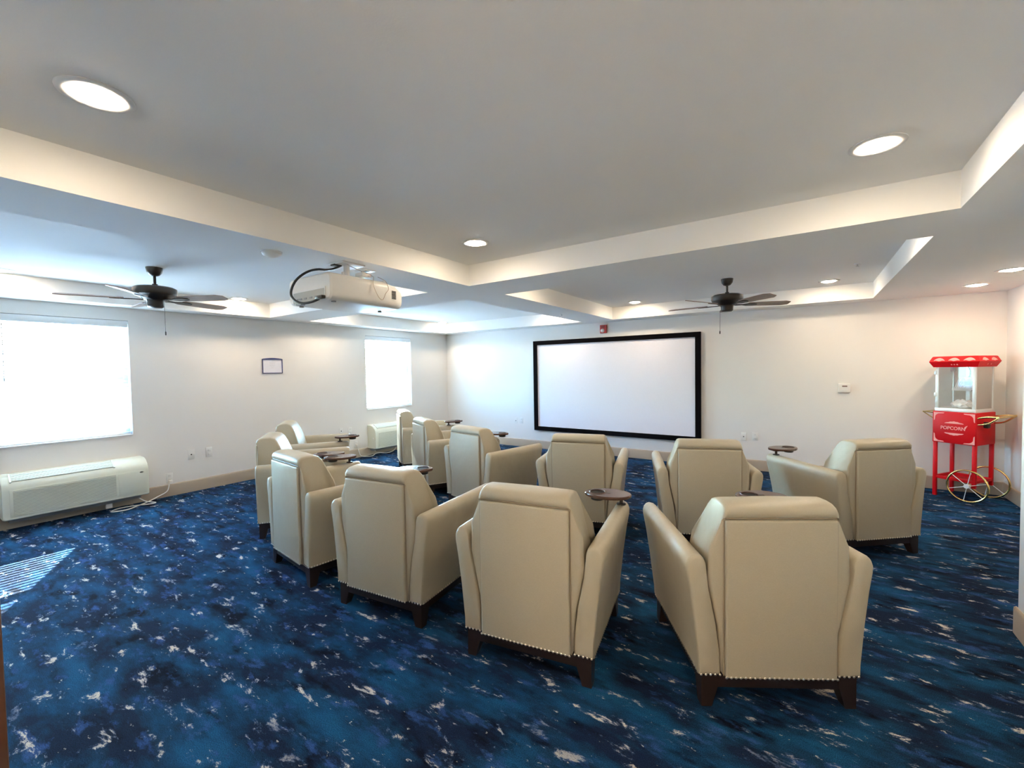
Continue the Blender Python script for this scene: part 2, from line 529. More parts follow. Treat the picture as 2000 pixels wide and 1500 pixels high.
def blind(w, label, tdeg):
    y0, y1, z0, z1 = w
    root = thing('window_blind', label, 'blind', (-0.045, y0, z0), 0, 'white slatted blinds in the two windows')
    W_, Hh = y1-y0-0.02, z1-z0-0.004
    box('headrail', (-0.028, 0.01, Hh-0.05), (0.028, W_+0.01, Hh-0.002), 'vinyl', root, 0.003)
    box('valance', (0.030, 0.004, Hh-0.075), (0.040, W_+0.016, Hh-0.0), 'vinyl', root, 0.003)
    pitch = 0.0435
    n = int((Hh-0.05-0.05)/pitch)
    # one curved slat, mesh shared
    bm = new_bm()
    sec = []
    for i in range(5):
        a = -0.025+0.05*i/4
        sec.append((a, 0.0035*(1-(a/0.025)**2)))
    top = [(a, z+0.0026) for a, z in sec]
    poly = sec+top[::-1]
    add_loft(bm, [[(a, 0.012, z) for a, z in poly], [(a, W_+0.008, z) for a, z in poly]])
    first = obj('slat', bm, 'slat', root, smooth=60)
    tilt = math.radians(tdeg)
    first.rotation_euler = (0, tilt, 0)
    first.location = (0, 0, 0.045)
    for i in range(1, n):
        c = first.copy(); COL.objects.link(c); c.parent = root
        c.location = (0, 0, 0.045+i*pitch)
        c.rotation_euler = (0, tilt+math.radians(random.uniform(-1.5, 1.5)), 0)
    box('bottom_rail', (-0.026, 0.012, 0.014), (0.026, W_+0.008, 0.032), 'vinyl', root, 0.004)
    for fy in (0.13, 0.5, 0.87):
        bm = new_bm()
        for x in (-0.027, 0.027):
            add_tube(bm, [(x, 0.01+W_*fy, 0.03), (x, 0.01+W_*fy, Hh-0.05)], 0.0016, 5)
        obj('ladder_cord', bm, 'vinyl', root)
    bm = new_bm()
    add_tube(bm, [(0.047, 0.11, Hh-0.08), (0.049, 0.11, Hh-0.72)], 0.004, 6)
    obj('wand', bm, 'grey', root)
    return root
blind(W1, 'large white slatted window blind at the left edge, above the long air conditioner', 6)
blind(W2, 'white slatted window blind in the far window nearest the room corner', 2)

# ------------------------------------------------------------------ wall air conditioners
def ptac(y0, y1, label):
    """cabinet on the left wall; x out of the wall, front at x = D"""
    root = thing('air_conditioner', label, 'air conditioner', (0.0, y0, 0.135), 0, 'wall air conditioners under the windows')
    W_ = y1-y0; D = 0.25; Hh = 0.455
    prof = [(0.001, 0), (D-0.012, 0), (D, 0.012), (D, 0.30), (D-0.006, 0.345), (D-0.030, 0.385), (D-0.085, 0.432), (D-0.14, 0.452), (0.001, Hh)]
    def ring(y, k):
        cx_, cz = D/2, Hh/2
        return [(max(0.001, cx_+(x-cx_)*k), y, cz+(z-cz)*k) for x, z in prof]
    obj('cabinet', add_loft(new_bm(), [ring(0, 0.96), ring(0.012, 1.0), ring(W_-0.012, 1.0), ring(W_, 0.96)]), 'ptac', root)
    # top discharge grille: sheet coloured as slot shade, with slats lying on the sloped top
    ga, gb = 0.07, W_*0.73
    p1, p2 = Vector((D-0.034, 0, 0.388)), Vector((D-0.125, 0, 0.449))
    d = (p2-p1); n = Vector((-d.z, 0, d.x)); n = Vector((abs(n.x), 0, abs(n.z))).normalized()
    def pt(t, y, off): 
        v = p1+d*t+n*off; return (v.x, y, v.z)
    bm = new_bm()
    add_loft(bm, [[pt(0, ga, 0.0), pt(1, ga, 0.0), pt(1, ga, 0.004), pt(0, ga, 0.004)], [pt(0, gb, 0.0), pt(1, gb, 0.0), pt(1, gb, 0.004), pt(0, gb, 0.004)]])
    gr = obj('top_grille', bm, 'ptac_shade', root, smooth=0)
    for i in range(7):
        t0 = 0.05+i*0.135; t1 = t0+0.075
        bm = add_loft(new_bm(), [[pt(t0, ga, 0.003), pt(t1, ga, 0.003), pt(t1, ga, 0.012), pt(t0, ga, 0.012)],
                                 [pt(t0, gb, 0.003), pt(t1, gb, 0.003), pt(t1, gb, 0.012), pt(t0, gb, 0.012)]])
        obj('louver', bm, 'ptac', gr, smooth=0)
    # border of the grille
    for (ya, yb_) in ((ga-0.014, ga), (gb, gb+0.014)):
        bm = add_loft(new_bm(), [[pt(-.1, ya, 0.0), pt(1.1, ya, 0.0), pt(1.1, ya, 0.014), pt(-.1, ya, 0.014)], [pt(-.1, yb_, 0.0), pt(1.1, yb_, 0.0), pt(1.1, yb_, 0.014), pt(-.1, yb_, 0.014)]])
        obj('grille_border', bm, 'ptac', root)
    # front intake: thin horizontal slots, their shade painted as a darker sheet
    box('front_panel', (D-0.001, 0.05, 0.03), (D+0.004, W_-0.02, 0.315), 'ptac', root, 0.002)
    fr = box('intake_slot_shade', (D+0.004, 0.075, 0.045), (D+0.0055, W_*0.74, 0.30), 'ptac_shade', root)
    for i in range(17):
        z = 0.047+i*0.0149
        box('intake_slat', (D+0.0055, 0.075, z), (D+0.011, W_*0.74, z+0.0085), 'ptac', fr)
    # control door with its finger pull, dark oval badge
    box('control_door', (D+0.004, W_*0.76, 0.045), (D+0.007, W_-0.03, 0.30), 'ptac', root, 0.001)
    bm = new_bm(); add_lathe(bm, [(0.018, 0), (0.018, 0.003)], 20)
    bmesh.ops.transform(bm, matrix=Matrix.Translation((D+0.004, W_-0.07, 0.288)) @ Matrix.Diagonal((1, 1, 0.5, 1)) @ Matrix.Rotation(PI/2, 4, 'Y'), verts=bm.verts)
    obj('badge', bm, 'black', root)
    bm = new_bm(); v = pt(0.55, 0, 0.003)
    add_tube(bm, [(v[0], W_-0.17, v[2]-0.002), (v[0]-0.004, W_-0.125, v[2]+0.002), (v[0], W_-0.08, v[2]-0.002)], 0.005, 6)
    obj('finger_pull', bm, 'whitemetal', root)
    # sleeve behind/below
    box('wall_sleeve', (0.0, 0.05, -0.045), (0.16, W_-0.06, 0.004), 'grey', root)
    return root

pt1 = ptac(-6.875, -5.69, 'long cream air conditioner under the left-edge window, cord coiled on carpet')
bm = new_bm()
add_tube(bm, smooth_path([(0.035, 0.27+1.185, 0.055), (0.05, 0.24+1.185, -0.05), (0.06, 0.13+1.185, -0.10), (0.12, 0.02+1.185, -0.122),
     (0.22, -0.12+1.185, -0.127), (0.29, -0.24+1.185, -0.128), (0.23, -0.36+1.185, -0.128), (0.15, -0.28+1.185, -0.126), (0.20, -0.14+1.185, -0.118),
     (0.27, -0.02+1.185, -0.120), (0.24, 0.06+1.185, -0.124), (0.16, -0.02+1.185, -0.10), (0.12, -0.09+1.185, -0.03)]), 0.0065, 6)
obj('power_cord', bm, 'white', pt1)
box('cord_clamp', (0.10, 0.80, -0.10), (0.15, 0.86, -0.04), 'white', pt1, 0.006)
pt2 = ptac(-2.27, -1.13, 'cream air conditioner under the far window, partly behind armchairs')
bm = new_bm()
add_tube(bm, smooth_path([(0.035, -0.26, 0.10), (0.05, -0.24, 0.0), (0.06, -0.20, -0.10), (0.10, -0.10, -0.127), (0.14, 0.0, -0.128), (0.13, 0.08, -0.10), (0.16, 0.14, -0.09), (0.20, 0.3, -0.115), (0.16, 0.5, -0.10), (0.12, 0.6, -0.03)]), 0.0065, 6)
obj('power_cord', bm, 'white', pt2)
box('side_switch', (0.16, -0.004, 0.19), (0.185, 0.002, 0.215), 'white', pt2, 0.001)

# ------------------------------------------------------------------ projection screen
scr = thing('projection_screen', 'wide white projection screen in a thick black frame on back wall', 'screen', (2.40, 0, 0.372))
SW, SH = 3.155, 1.795
fb = 0.082
box('screen_fabric', (fb-0.01, -0.030, fb-0.01), (SW-fb+0.01, -0.012, SH-fb+0.01), 'screen', scr)
def frame_bar(pts_in):
    return pts_in
bm = new_bm()
for nm, a, b_ in (('top', (0, SH), (SW, SH)), ('bottom', (0, 0), (SW, 0)), ('left', (0, 0), (0, SH)), ('right', (SW, 0), (SW, SH))):
    bm = new_bm()
    if nm in ('top', 'bottom'):
        z1 = SH if nm == 'top' else 0; z2 = SH-fb if nm == 'top' else fb
        poly = [(0, z1), (SW, z1), (SW-fb, z2), (fb, z2)]
    else:
        x1 = 0 if nm == 'left' else SW; x2 = fb if nm == 'left' else SW-fb
        poly = [(x1, 0), (x1, SH), (x2, SH-fb), (x2, fb)]
    add_loft(bm, [[(x, -0.002, z) for x, z in poly], [(x, -0.055, z) for x, z in poly]])
    bmesh.ops.recalc_face_normals(bm, faces=bm.faces)
    obj('frame_bar', bm, 'frameblack', scr, smooth=0)

# ------------------------------------------------------------------ wall plates etc.
def plate_back(x, z, label, kind='outlet', w=0.075, h=0.12):
    t = thing('wall_outlet' if kind == 'outlet' else 'cable_plate', label, 'outlet' if kind == 'outlet' else 'wall plate', (x, 0, z))
    box('face_plate', (-w/2, -0.007, -h/2), (w/2, -0.0, h/2), 'white', t, 0.002)
    if kind == 'outlet':
        for s in (-1, 1):
            r = box('receptacle', (-0.017, -0.010, s*0.027-0.014), (0.017, -0.007, s*0.027+0.014), 'white', t, 0.002)
            bm = new_bm()
            add_box(bm, (-0.008, -0.0105, s*0.027-0.002), (-0.006, -0.0098, s*0.027+0.008)); add_box(bm, (0.006, -0.0105, s*0.027-0.002), (0.008, -0.0098, s*0.027+0.008))
            obj('slot', bm, 'black', r, smooth=0)
    else:
        bm = new_bm(); add_lathe(bm, [(0.009, 0), (0.007, 0.006), (0.004, 0.012)], 12)
        bmesh.ops.transform(bm, matrix=Matrix.Translation((0, -0.007, 0)) @ Matrix.Rotation(PI/2, 4, 'X'), verts=bm.verts)
        obj('jack', bm, 'black', t)
    return t
def to_left_wall(t, y, z):
    t.location = (0, y, z); t.rotation_euler = (0, 0, PI/2); return t
plate_back(1.922, 0.533, 'white wall plate left of the outlet, between room corner and screen', 'cable', 0.072, 0.125)
plate_back(2.057, 0.540, 'white duplex outlet just left of the projection screen')
plate_back(6.169, 0.508, 'white wall plate with dark jack right of the screen', 'cable', 0.075, 0.125)
plate_back(6.325, 0.520, 'white duplex outlet right of the dark-jack plate on back wall', 'outlet', 0.08, 0.125)
to_left_wall(plate_back(0, 0, 'white wall plate with dark jack between left window and armchairs', 'cable', 0.08, 0.135), -5.150, 0.510)
to_left_wall(plate_back(0, 0, 'white duplex outlet on window wall right of the jack plate', 'outlet', 0.08, 0.135), -4.937, 0.510)
o1 = to_left_wall(plate_back(0, 0, 'low white outlet above baseboard with air conditioner plug in it', 'outlet', 0.075, 0.12), -5.405, 0.245)
to_left_wall(plate_back(0, 0, 'small white wall plate above the tray of the farthest left armchair', 'cable', 0.07, 0.11), -2.836, 0.54)
to_left_wall(plate_back(0, 0, 'white duplex outlet left of the far air conditioner', 'outlet', 0.075, 0.12), -2.65, 0.525)
to_left_wall(plate_back(0, 0, 'low white outlet beside the far air conditioner, cord plugged in', 'outlet', 0.07, 0.11), -2.532, 0.262)
for (par, px_, py_, pz_) in ((pt1, 0.010, 1.470, 0.045), (pt2, 0.010, -0.262, 0.085)):
    box('plug', (px_, py_-0.02, pz_-0.012), (px_+0.045, py_+0.02, pz_+0.035), 'white', par, 0.005)

th = thing('thermostat', 'white wall thermostat with small dark display, right of the screen', 'thermostat', (7.401, 0, 1.272))
box('housing', (-0.067, -0.028, -0.062), (0.067, -0.0, 0.062), 'white', th, 0.006)
box('display', (-0.022, -0.0295, 0.018), (0.035, -0.0275, 0.036), 'lcd', th)
box('button_row', (-0.04, -0.030, -0.035), (0.04, -0.0275, -0.020), 'white', th, 0.001)

al = thing('fire_alarm', 'red fire alarm strobe on the back wall just above the screen', 'alarm', (3.893, 0, 2.317))
box('housing', (-0.063, -0.045, -0.075), (0.063, -0.0, 0.075), 'redbox', al, 0.008)
bm = new_bm(); add_lathe(bm, [(0.036, 0), (0.034, 0.012), (0.022, 0.022), (0.006, 0.026)], 16)
bmesh.ops.transform(bm, matrix=Matrix.Translation((-0.008, -0.045, -0.028)) @ Matrix.Rotation(PI/2, 4, 'X'), verts=bm.verts)
obj('strobe_lens', bm, 'white', al)
bm = new_bm()
for i in range(4):
    add_box(bm, (-0.035, -0.0465, 0.025+i*0.010), (0.035, -0.0445, 0.029+i*0.010))
obj('sounder_grille', bm, 'black', al, smooth=0)

fr = thing('framed_notice', 'small framed white notice with thin navy frame on window wall', 'picture', (0, -4.018, 1.722))
fw_, fh = 0.157, 0.118
bm = new_bm()
add_box(bm, (0.001, -fw_, -fh), (0.016, -fw_+0.012, fh-0.008), 0.002); add_box(bm, (0.001, fw_-0.012, -fh), (0.016, fw_, fh-0.008), 0.002)
add_box(bm, (0.001, -fw_, -fh), (0.016, fw_, -fh+0.011), 0.002)
# arched top rail
tp = [(-fw_, fh-0.010)]+[(-fw_+0.02+2*(fw_-0.02)*i/12, fh-0.004+0.012*math.sin(PI*i/12)) for i in range(13)]+[(fw_, fh-0.010)]
poly = tp+[(y, fh-0.020) for y, z in tp[::-1]]
add_prism(bm, poly, 0.001, 0.016, 'x')
obj('frame', bm, 'navy', fr)
box('paper', (0.002, -fw_+0.010, -fh+0.010), (0.006, fw_-0.010, fh-0.018), 'paper', fr)
bm = new_bm()
for i in range(6):
    wdt = (0.03, 0.10, 0.08, 0.09, 0.06, 0.03)[i]
    add_box(bm, (0.006, -wdt/2, 0.070-i*0.020), (0.0065, wdt/2, 0.073-i*0.020))
obj('print_lines', bm, 'printgrey', fr, smooth=0)

# ------------------------------------------------------------------ recessed ceiling lamps
lamp_proto = None
def recessed(x, y, z, label):
    global lamp_proto
    if lamp_proto is None:
        t = thing('recessed_light', label, 'ceiling light', (x, y, z), 0, 'round recessed ceiling lamps')
        bm = new_bm()
        add_lathe(bm, [(0.112, 0.0), (0.112, -0.003), (0.104, -0.007), (0.080, -0.007), (0.074, -0.003), (0.074, 0.0)], 32)
        obj('trim_ring', bm, 'whitemetal', t)
        bm = new_bm()
        add_lathe(bm, [(0.001, -0.018), (0.030, -0.0165), (0.055, -0.012), (0.070, -0.006), (0.0735, -0.0025), (0.0735, -0.0005), (0.001, -0.0005)], 28)
        obj('lens', bm, 'lens', t)
        lamp_proto = t
    else:
        t = copy_tree(lamp_proto)
        t.location = (x, y, z); t['label'] = label
    return t
for x, y, z, l in [
    (4.793, -7.052, H2, 'large recessed ceiling lamp at the upper left, nearest the camera'),
    (7.254, -4.817, H2, 'recessed ceiling lamp at upper right of the nearest ceiling tray'),
    (4.732, -4.744, H2, 'recessed ceiling lamp at the far inner corner of the nearest tray'),
    (4.708, -0.708, H2, 'recessed ceiling lamp above the screen, left of the right fan'),
    (7.199, -0.792, H2, 'recessed ceiling lamp right of the right-hand ceiling fan'),
    (0.46, -0.60, H2, 'small recessed ceiling lamp in the far corner above the far window'),
    (0.491, -4.685, H2, 'recessed ceiling lamp beside the right blades of the left fan'),
    (0.531, -6.837, H2, 'recessed ceiling lamp cut off by the left edge above the window'),
    (8.490, -0.801, H, 'recessed lamp in the low ceiling right above the popcorn cart'),
    (8.519, -1.691, H, 'recessed lamp in the low ceiling at the right edge'),
    (7.254, -7.052, H2, 'recessed ceiling lamp overhead behind the camera'),
    (3.10, -0.60, H2, 'recessed ceiling lamp hidden behind the ceiling beam near the alarm'),
    (3.10, -3.20, H2, 'recessed ceiling lamp hidden in the far left tray near corner'),
    (0.60, -3.20, H2, 'recessed ceiling lamp hidden behind the projector'),
    (4.708, -3.20, H2, 'recessed ceiling lamp hidden in the right tray behind the beam'),
    (7.199, -3.20, H2, 'recessed ceiling lamp hidden behind the right beam of the far tray'),
    (3.10, -4.70, H2, 'recessed ceiling lamp hidden behind the projector beam'),
    (3.10, -6.84, H2, 'recessed ceiling lamp hidden in the left tray near the camera')]:
    recessed(x, y, z, l)
M['fill_panel'] = mat('fill_panel_glow', (0.9, 0.9, 0.9), 0.5, emit=LAMP_COLOR, estr=LAMP_STRENGTH*0.36)  # unseen panels added behind the camera to fill chair backs and ceiling
for yy, l in ((-10.2, 'added square fill-light panel in the unseen lobby nearest the entrance'), (-11.4, 'added square fill-light panel at the back of the unseen lobby')):
    t = thing('added_fill_panel', l, 'ceiling light', (6.6, yy, H))
    bm = new_bm()
    for lo, hi in (((-0.34, -0.34, -0.012), (0.34, -0.30, 0)), ((-0.34, 0.30, -0.012), (0.34, 0.34, 0)), ((-0.34, -0.30, -0.012), (-0.30, 0.30, 0)), ((0.30, -0.30, -0.012), (0.34, 0.30, 0))):
        add_box(bm, lo, hi)
    obj('frame', bm, 'whitemetal', t, smooth=0)
    box('fill_emitter', (-0.30, -0.30, -0.008), (0.30, 0.30, -0.002), 'fill_panel', t)

# smoke detector, sprinklers, ceiling outlet plate
sm = thing('smoke_detector', 'white smoke detector on ceiling beam left of the projector', 'smoke detector', (3.92, -5.98, H))
bm = new_bm(); add_lathe(bm, [(0.062, 0), (0.062, -0.012), (0.055, -0.024), (0.040, -0.030), (0.018, -0.038)], 24)
obj('housing', bm, 'white', sm)
bm = new_bm(); add_lathe(bm, [(0.068, 0), (0.068, -0.006)], 24); obj('base_plate', bm, 'whitemetal', sm)
def sprinkler(x, y, z, label):
    s = thing('sprinkler_head', label, 'sprinkler', (x, y, z), 0, 'ceiling sprinkler heads')
    bm = new_bm(); add_lathe(bm, [(0.030, 0), (0.028, -0.006), (0.010, -0.008)], 16); obj('escutcheon', bm, 'whitemetal', s)
    bm = new_bm(); add_lathe(bm, [(0.006, -0.006), (0.006, -0.024), (0.014, -0.026), (0.014, -0.028)], 12); obj('deflector', bm, 'steel', s)
sprinkler(7.408, -1.756, H2, 'tiny sprinkler head above the lamp right of the right fan')
sprinkler(3.882, -1.628, H, 'tiny sprinkler head on the beam above the fire alarm')
co = thing('ceiling_outlet', 'square white outlet plate on the ceiling beam just right of the projector', 'outlet', (3.95, -5.235, H))
box('face_plate', (-0.06, -0.06, -0.007), (0.06, 0.06, 0), 'white', co, 0.002)
box('receptacle', (-0.032, -0.018, -0.010), (0.032, 0.018, -0.007), 'grey', co, 0.001)

# ------------------------------------------------------------------ ceiling fans
def make_fan(x, y, a0, label, chain):
    t = thing('ceiling_fan', label, 'ceiling fan', (x, y, H2), 0, 'ceiling fans')
    bm = new_bm(); add_lathe(bm, [(0.068, 0), (0.067, -0.012), (0.060, -0.045), (0.040, -0.072), (0.022, -0.080)], 24); obj('canopy', bm, 'bronze', t)
    bm = new_bm(); add_lathe(bm, [(0.012, -0.075), (0.012, -0.155), (0.022, -0.158), (0.022, -0.172), (0.035, -0.178), (0.040, -0.190)], 16); obj('downrod', bm, 'bronze', t)
    bm = new_bm(); add_lathe(bm, [(0.06, -0.186), (0.150, -0.190), (0.172, -0.202), (0.176, -0.245), (0.165, -0.268), (0.120, -0.288), (0.085, -0.318)], 32); obj('motor_housing', bm, 'bronze', t)
    bm = new_bm(); add_lathe(bm, [(0.080, -0.312), (0.068, -0.330), (0.066, -0.375), (0.050, -0.388), (0.012, -0.390)], 24); obj('switch_housing', bm, 'bronze', t)
    for k in range(5):
        a = math.radians(a0+72*k)
        bm = new_bm()
        # blade: long board with clipped corners, slight pitch
        out = [(0.25, -0.052), (0.64, -0.068), (0.70, -0.040), (0.70, 0.040), (0.64, 0.068), (0.25, 0.052), (0.235, 0.03), (0.235, -0.03)]
        add_prism(bm, out, -0.004, 0.004)
        bmesh.ops.transform(bm, matrix=Matrix.Rotation(a, 4, 'Z') @ Matrix.Translation((0, 0, -0.305)) @ Matrix.Rotation(math.radians(-12), 4, 'X'), verts=bm.verts)
        bl = obj('blade', bm, 'blade', t)
        bm = new_bm()
        ir = [(0.09, -0.020), (0.17, -0.012), (0.22, -0.032), (0.30, -0.034), (0.335, -0.012), (0.335, 0.012), (0.30, 0.034), (0.22, 0.032), (0.17, 0.012), (0.09, 0.020)]
        add_prism(bm, ir, -0.013, -0.005)
        bmesh.ops.transform(bm, matrix=Matrix.Rotation(a, 4, 'Z') @ Matrix.Translation((0, 0, -0.303)) @ Matrix.Rotation(math.radians(-12), 4, 'X'), verts=bm.verts)
        obj('blade_iron', bm, 'bronze', bl)
    ca = math.radians(chain)
    cx, cyy = 0.066*math.cos(ca), 0.066*math.sin(ca)
    bm = new_bm()
    add_tube(bm, [(cx*0.9, cyy*0.9, -0.36), (cx*1.25, cyy*1.25, -0.375), (cx*1.3, cyy*1.3, -0.62)], 0.0018, 6)
    ch = obj('pull_chain', bm, 'bronze', t)
    bm = new_bm(); add_lathe(bm, [(0.002, -0.615), (0.006, -0.625), (0.006, -0.650), (0.002, -0.656)], 10, (cx*1.3, cyy*1.3, 0))
    obj('fob', bm, 'bronze', ch)
    return t
make_fan(6.181, -1.764, 28, 'dark bronze five-blade ceiling fan at right, in front of the screen wall', 214)
make_fan(1.74, -5.991, 32, 'dark bronze five-blade ceiling fan at left, near the large window', 34)

# ------------------------------------------------------------------ projector on ceiling mount
pj = thing('projector', 'white ceiling projector hanging from the beam with black cable loop', 'projector', (4.075, -5.45, H))
PX, PY0, PY1, PZ0, PZ1 = 0.262, -0.36, 0.34, -0.345, -0.155
def rr_ring(y, hx, z0, z1, r, n=5):
    pts_ = []
    for (cx, cz, a0) in ((hx-r, z1-r, 0), (-hx+r, z1-r, 90), (-hx+r, z0+r, 180), (hx-r, z0+r, 270)):
        for i in range(n):
            a = math.radians(a0+90*i/(n-1))
            pts_.append((cx+r*math.cos(a), y, cz+r*math.sin(a)))
    return pts_
rings = [rr_ring(PY0, PX-0.012, PZ0+0.012, PZ1-0.012, 0.035), rr_ring(PY0+0.012, PX, PZ0, PZ1, 0.045),
         rr_ring(0.10, PX, PZ0, PZ1, 0.045), rr_ring(0.22, PX-0.015, PZ0+0.002, PZ1-0.012, 0.05),
         rr_ring(0.30, PX-0.05, PZ0+0.008, PZ1-0.03, 0.055), rr_ring(PY1, PX-0.12, PZ0+0.03, PZ1-0.06, 0.05)]
obj('body', add_loft(new_bm(), rings), 'white', pj)
# rear connector bay
bm = new_bm()
y = PY0-0.001
add_box(bm, (-0.205, y-0.003, -0.335), (-0.195, y+0.02, -0.262)); add_box(bm, (0.195, y-0.003, -0.335), (0.205, y+0.02, -0.262))
add_box(bm, (-0.205, y-0.003, -0.262), (0.205, y+0.02, -0.252))
rb = obj('rear_bay_rim', bm, 'whitemetal', pj, smooth=0)
box('rear_bay', (-0.195, y-0.0015, -0.335), (0.195, y+0.01, -0.262), mat('bay_grey', (0.42, 0.41, 0.38), 0.6), pj)
for i, sx in enumerate((-0.15, -0.10, -0.04, 0.03, 0.09)):
    box('port', (sx-0.016, y-0.004, -0.318), (sx+0.016, y+0.0, -0.306), 'grey', pj)
# side vent, feet, lens
bm = new_bm()
for i in range(6):
    add_box(bm, (PX-0.013, 0.165, -0.222-i*0.011), (PX-0.004, 0.205, -0.217-i*0.011))
obj('side_vent', bm, 'black', pj, smooth=0)
bm = new_bm(); add_lathe(bm, [(0.05, 0), (0.05, 0.03), (0.042, 0.04), (0.036, 0.03)], 20)
bmesh.ops.transform(bm, matrix=Matrix.Translation((-0.08, PY1-0.02, -0.235)) @ Matrix.Rotation(-PI/2, 4, 'X'), verts=bm.verts)
obj('lens_ring', bm, 'black', pj)
for sx, sy in ((-0.2, -0.3), (0.2, -0.3), (0.0, 0.25)):
    bm = new_bm(); add_lathe(bm, [(0.016, -0.352), (0.016, -0.340)], 12, (sx, sy, 0)); obj('foot', bm, 'grey', pj)
box('latch', (-0.16, PY0-0.004, -0.350), (-0.10, PY0+0.03, -0.338), 'grey', pj)
# mount
bm = new_bm(); add_box(bm, (-0.17, -0.10, -0.012), (0.03, 0.10, -0.0), 0.003); obj('mount_plate', bm, 'whitemetal', pj)
bm = new_bm(); add_lathe(bm, [(0.024, -0.01), (0.024, -0.13), (0.05, -0.135), (0.05, -0.148)], 16, (-0.07, 0, 0)); obj('mount_pole', bm, 'whitemetal', pj)
bm = new_bm()
for (ax_, ay_) in ((0.17, -0.20), (-0.24, -0.20), (0.15, 0.18), (-0.22, 0.18)):
    add_tube(bm, [(-0.07, 0, -0.135), (ax_, ay_, -0.137)], 0.010, 6)
    add_tube(bm, [(ax_, ay_, -0.125), (ax_, ay_, -0.160)], 0.012, 8)
obj('mount_arms', bm, 'whitemetal', pj)
bm = new_bm(); add_box(bm, (0.06, -0.02, -0.118), (0.15, 0.06, -0.088), 0.005); obj('cable_box', bm, 'white', pj)
bm = new_bm()
add_tube(bm, smooth_path([(-0.096, -0.03, -0.008), (-0.078, -0.07, -0.031), (-0.067, -0.13, -0.059), (-0.053, -0.19, -0.076), (-0.049, -0.25, -0.084), (-0.056, -0.31, -0.104),
     (-0.06, -0.37, -0.143), (-0.096, -0.4, -0.187), (-0.132, -0.41, -0.241), (-0.136, -0.41, -0.288), (-0.087, -0.405, -0.330), (-0.004, -0.40, -0.352), (0.09, -0.39, -0.350), (0.15, -0.378, -0.335)]), 0.0085, 8)
obj('video_cable', bm, 'black', pj)
bm = new_bm(); add_box(bm, (0.14, -0.405, -0.340), (0.225, -0.375, -0.318), 0.004, rot=None); obj('cable_plug', bm, 'black', pj)
bm = new_bm()
add_tube(bm, smooth_path([(0.10, 0.03, -0.11), (0.22, 0.02, -0.125), (0.272, -0.02, -0.20), (0.275, 0.02, -0.28), (0.275, 0.06, -0.30), (0.274, 0.09, -0.25), (0.272, 0.12, -0.21), (0.262, 0.10, -0.155), (0.2, 0.08, -0.118)]), 0.0022, 6)
add_tube(bm, smooth_path([(-0.02, -0.03, -0.012), (0.10, -0.01, -0.07), (0.19, 0.03, -0.11)]), 0.003, 6)
obj('thin_wire', bm, mat('thin_wire', (0.55, 0.45, 0.38), 0.5), pj)
obj('junction_box', add_box(new_bm(), (-0.13, -0.10, -0.022), (-0.07, -0.04, -0.006), 0.002), 'black', pj)

# ------------------------------------------------------------------ armchairs
def interp(tab, z):
    for (a, b_), (c, d) in zip(tab[:-1], tab[1:]):
        if z <= c:
            return b_+(d-b_)*max(0, (z-a))/(c-a)
    return tab[-1][1]

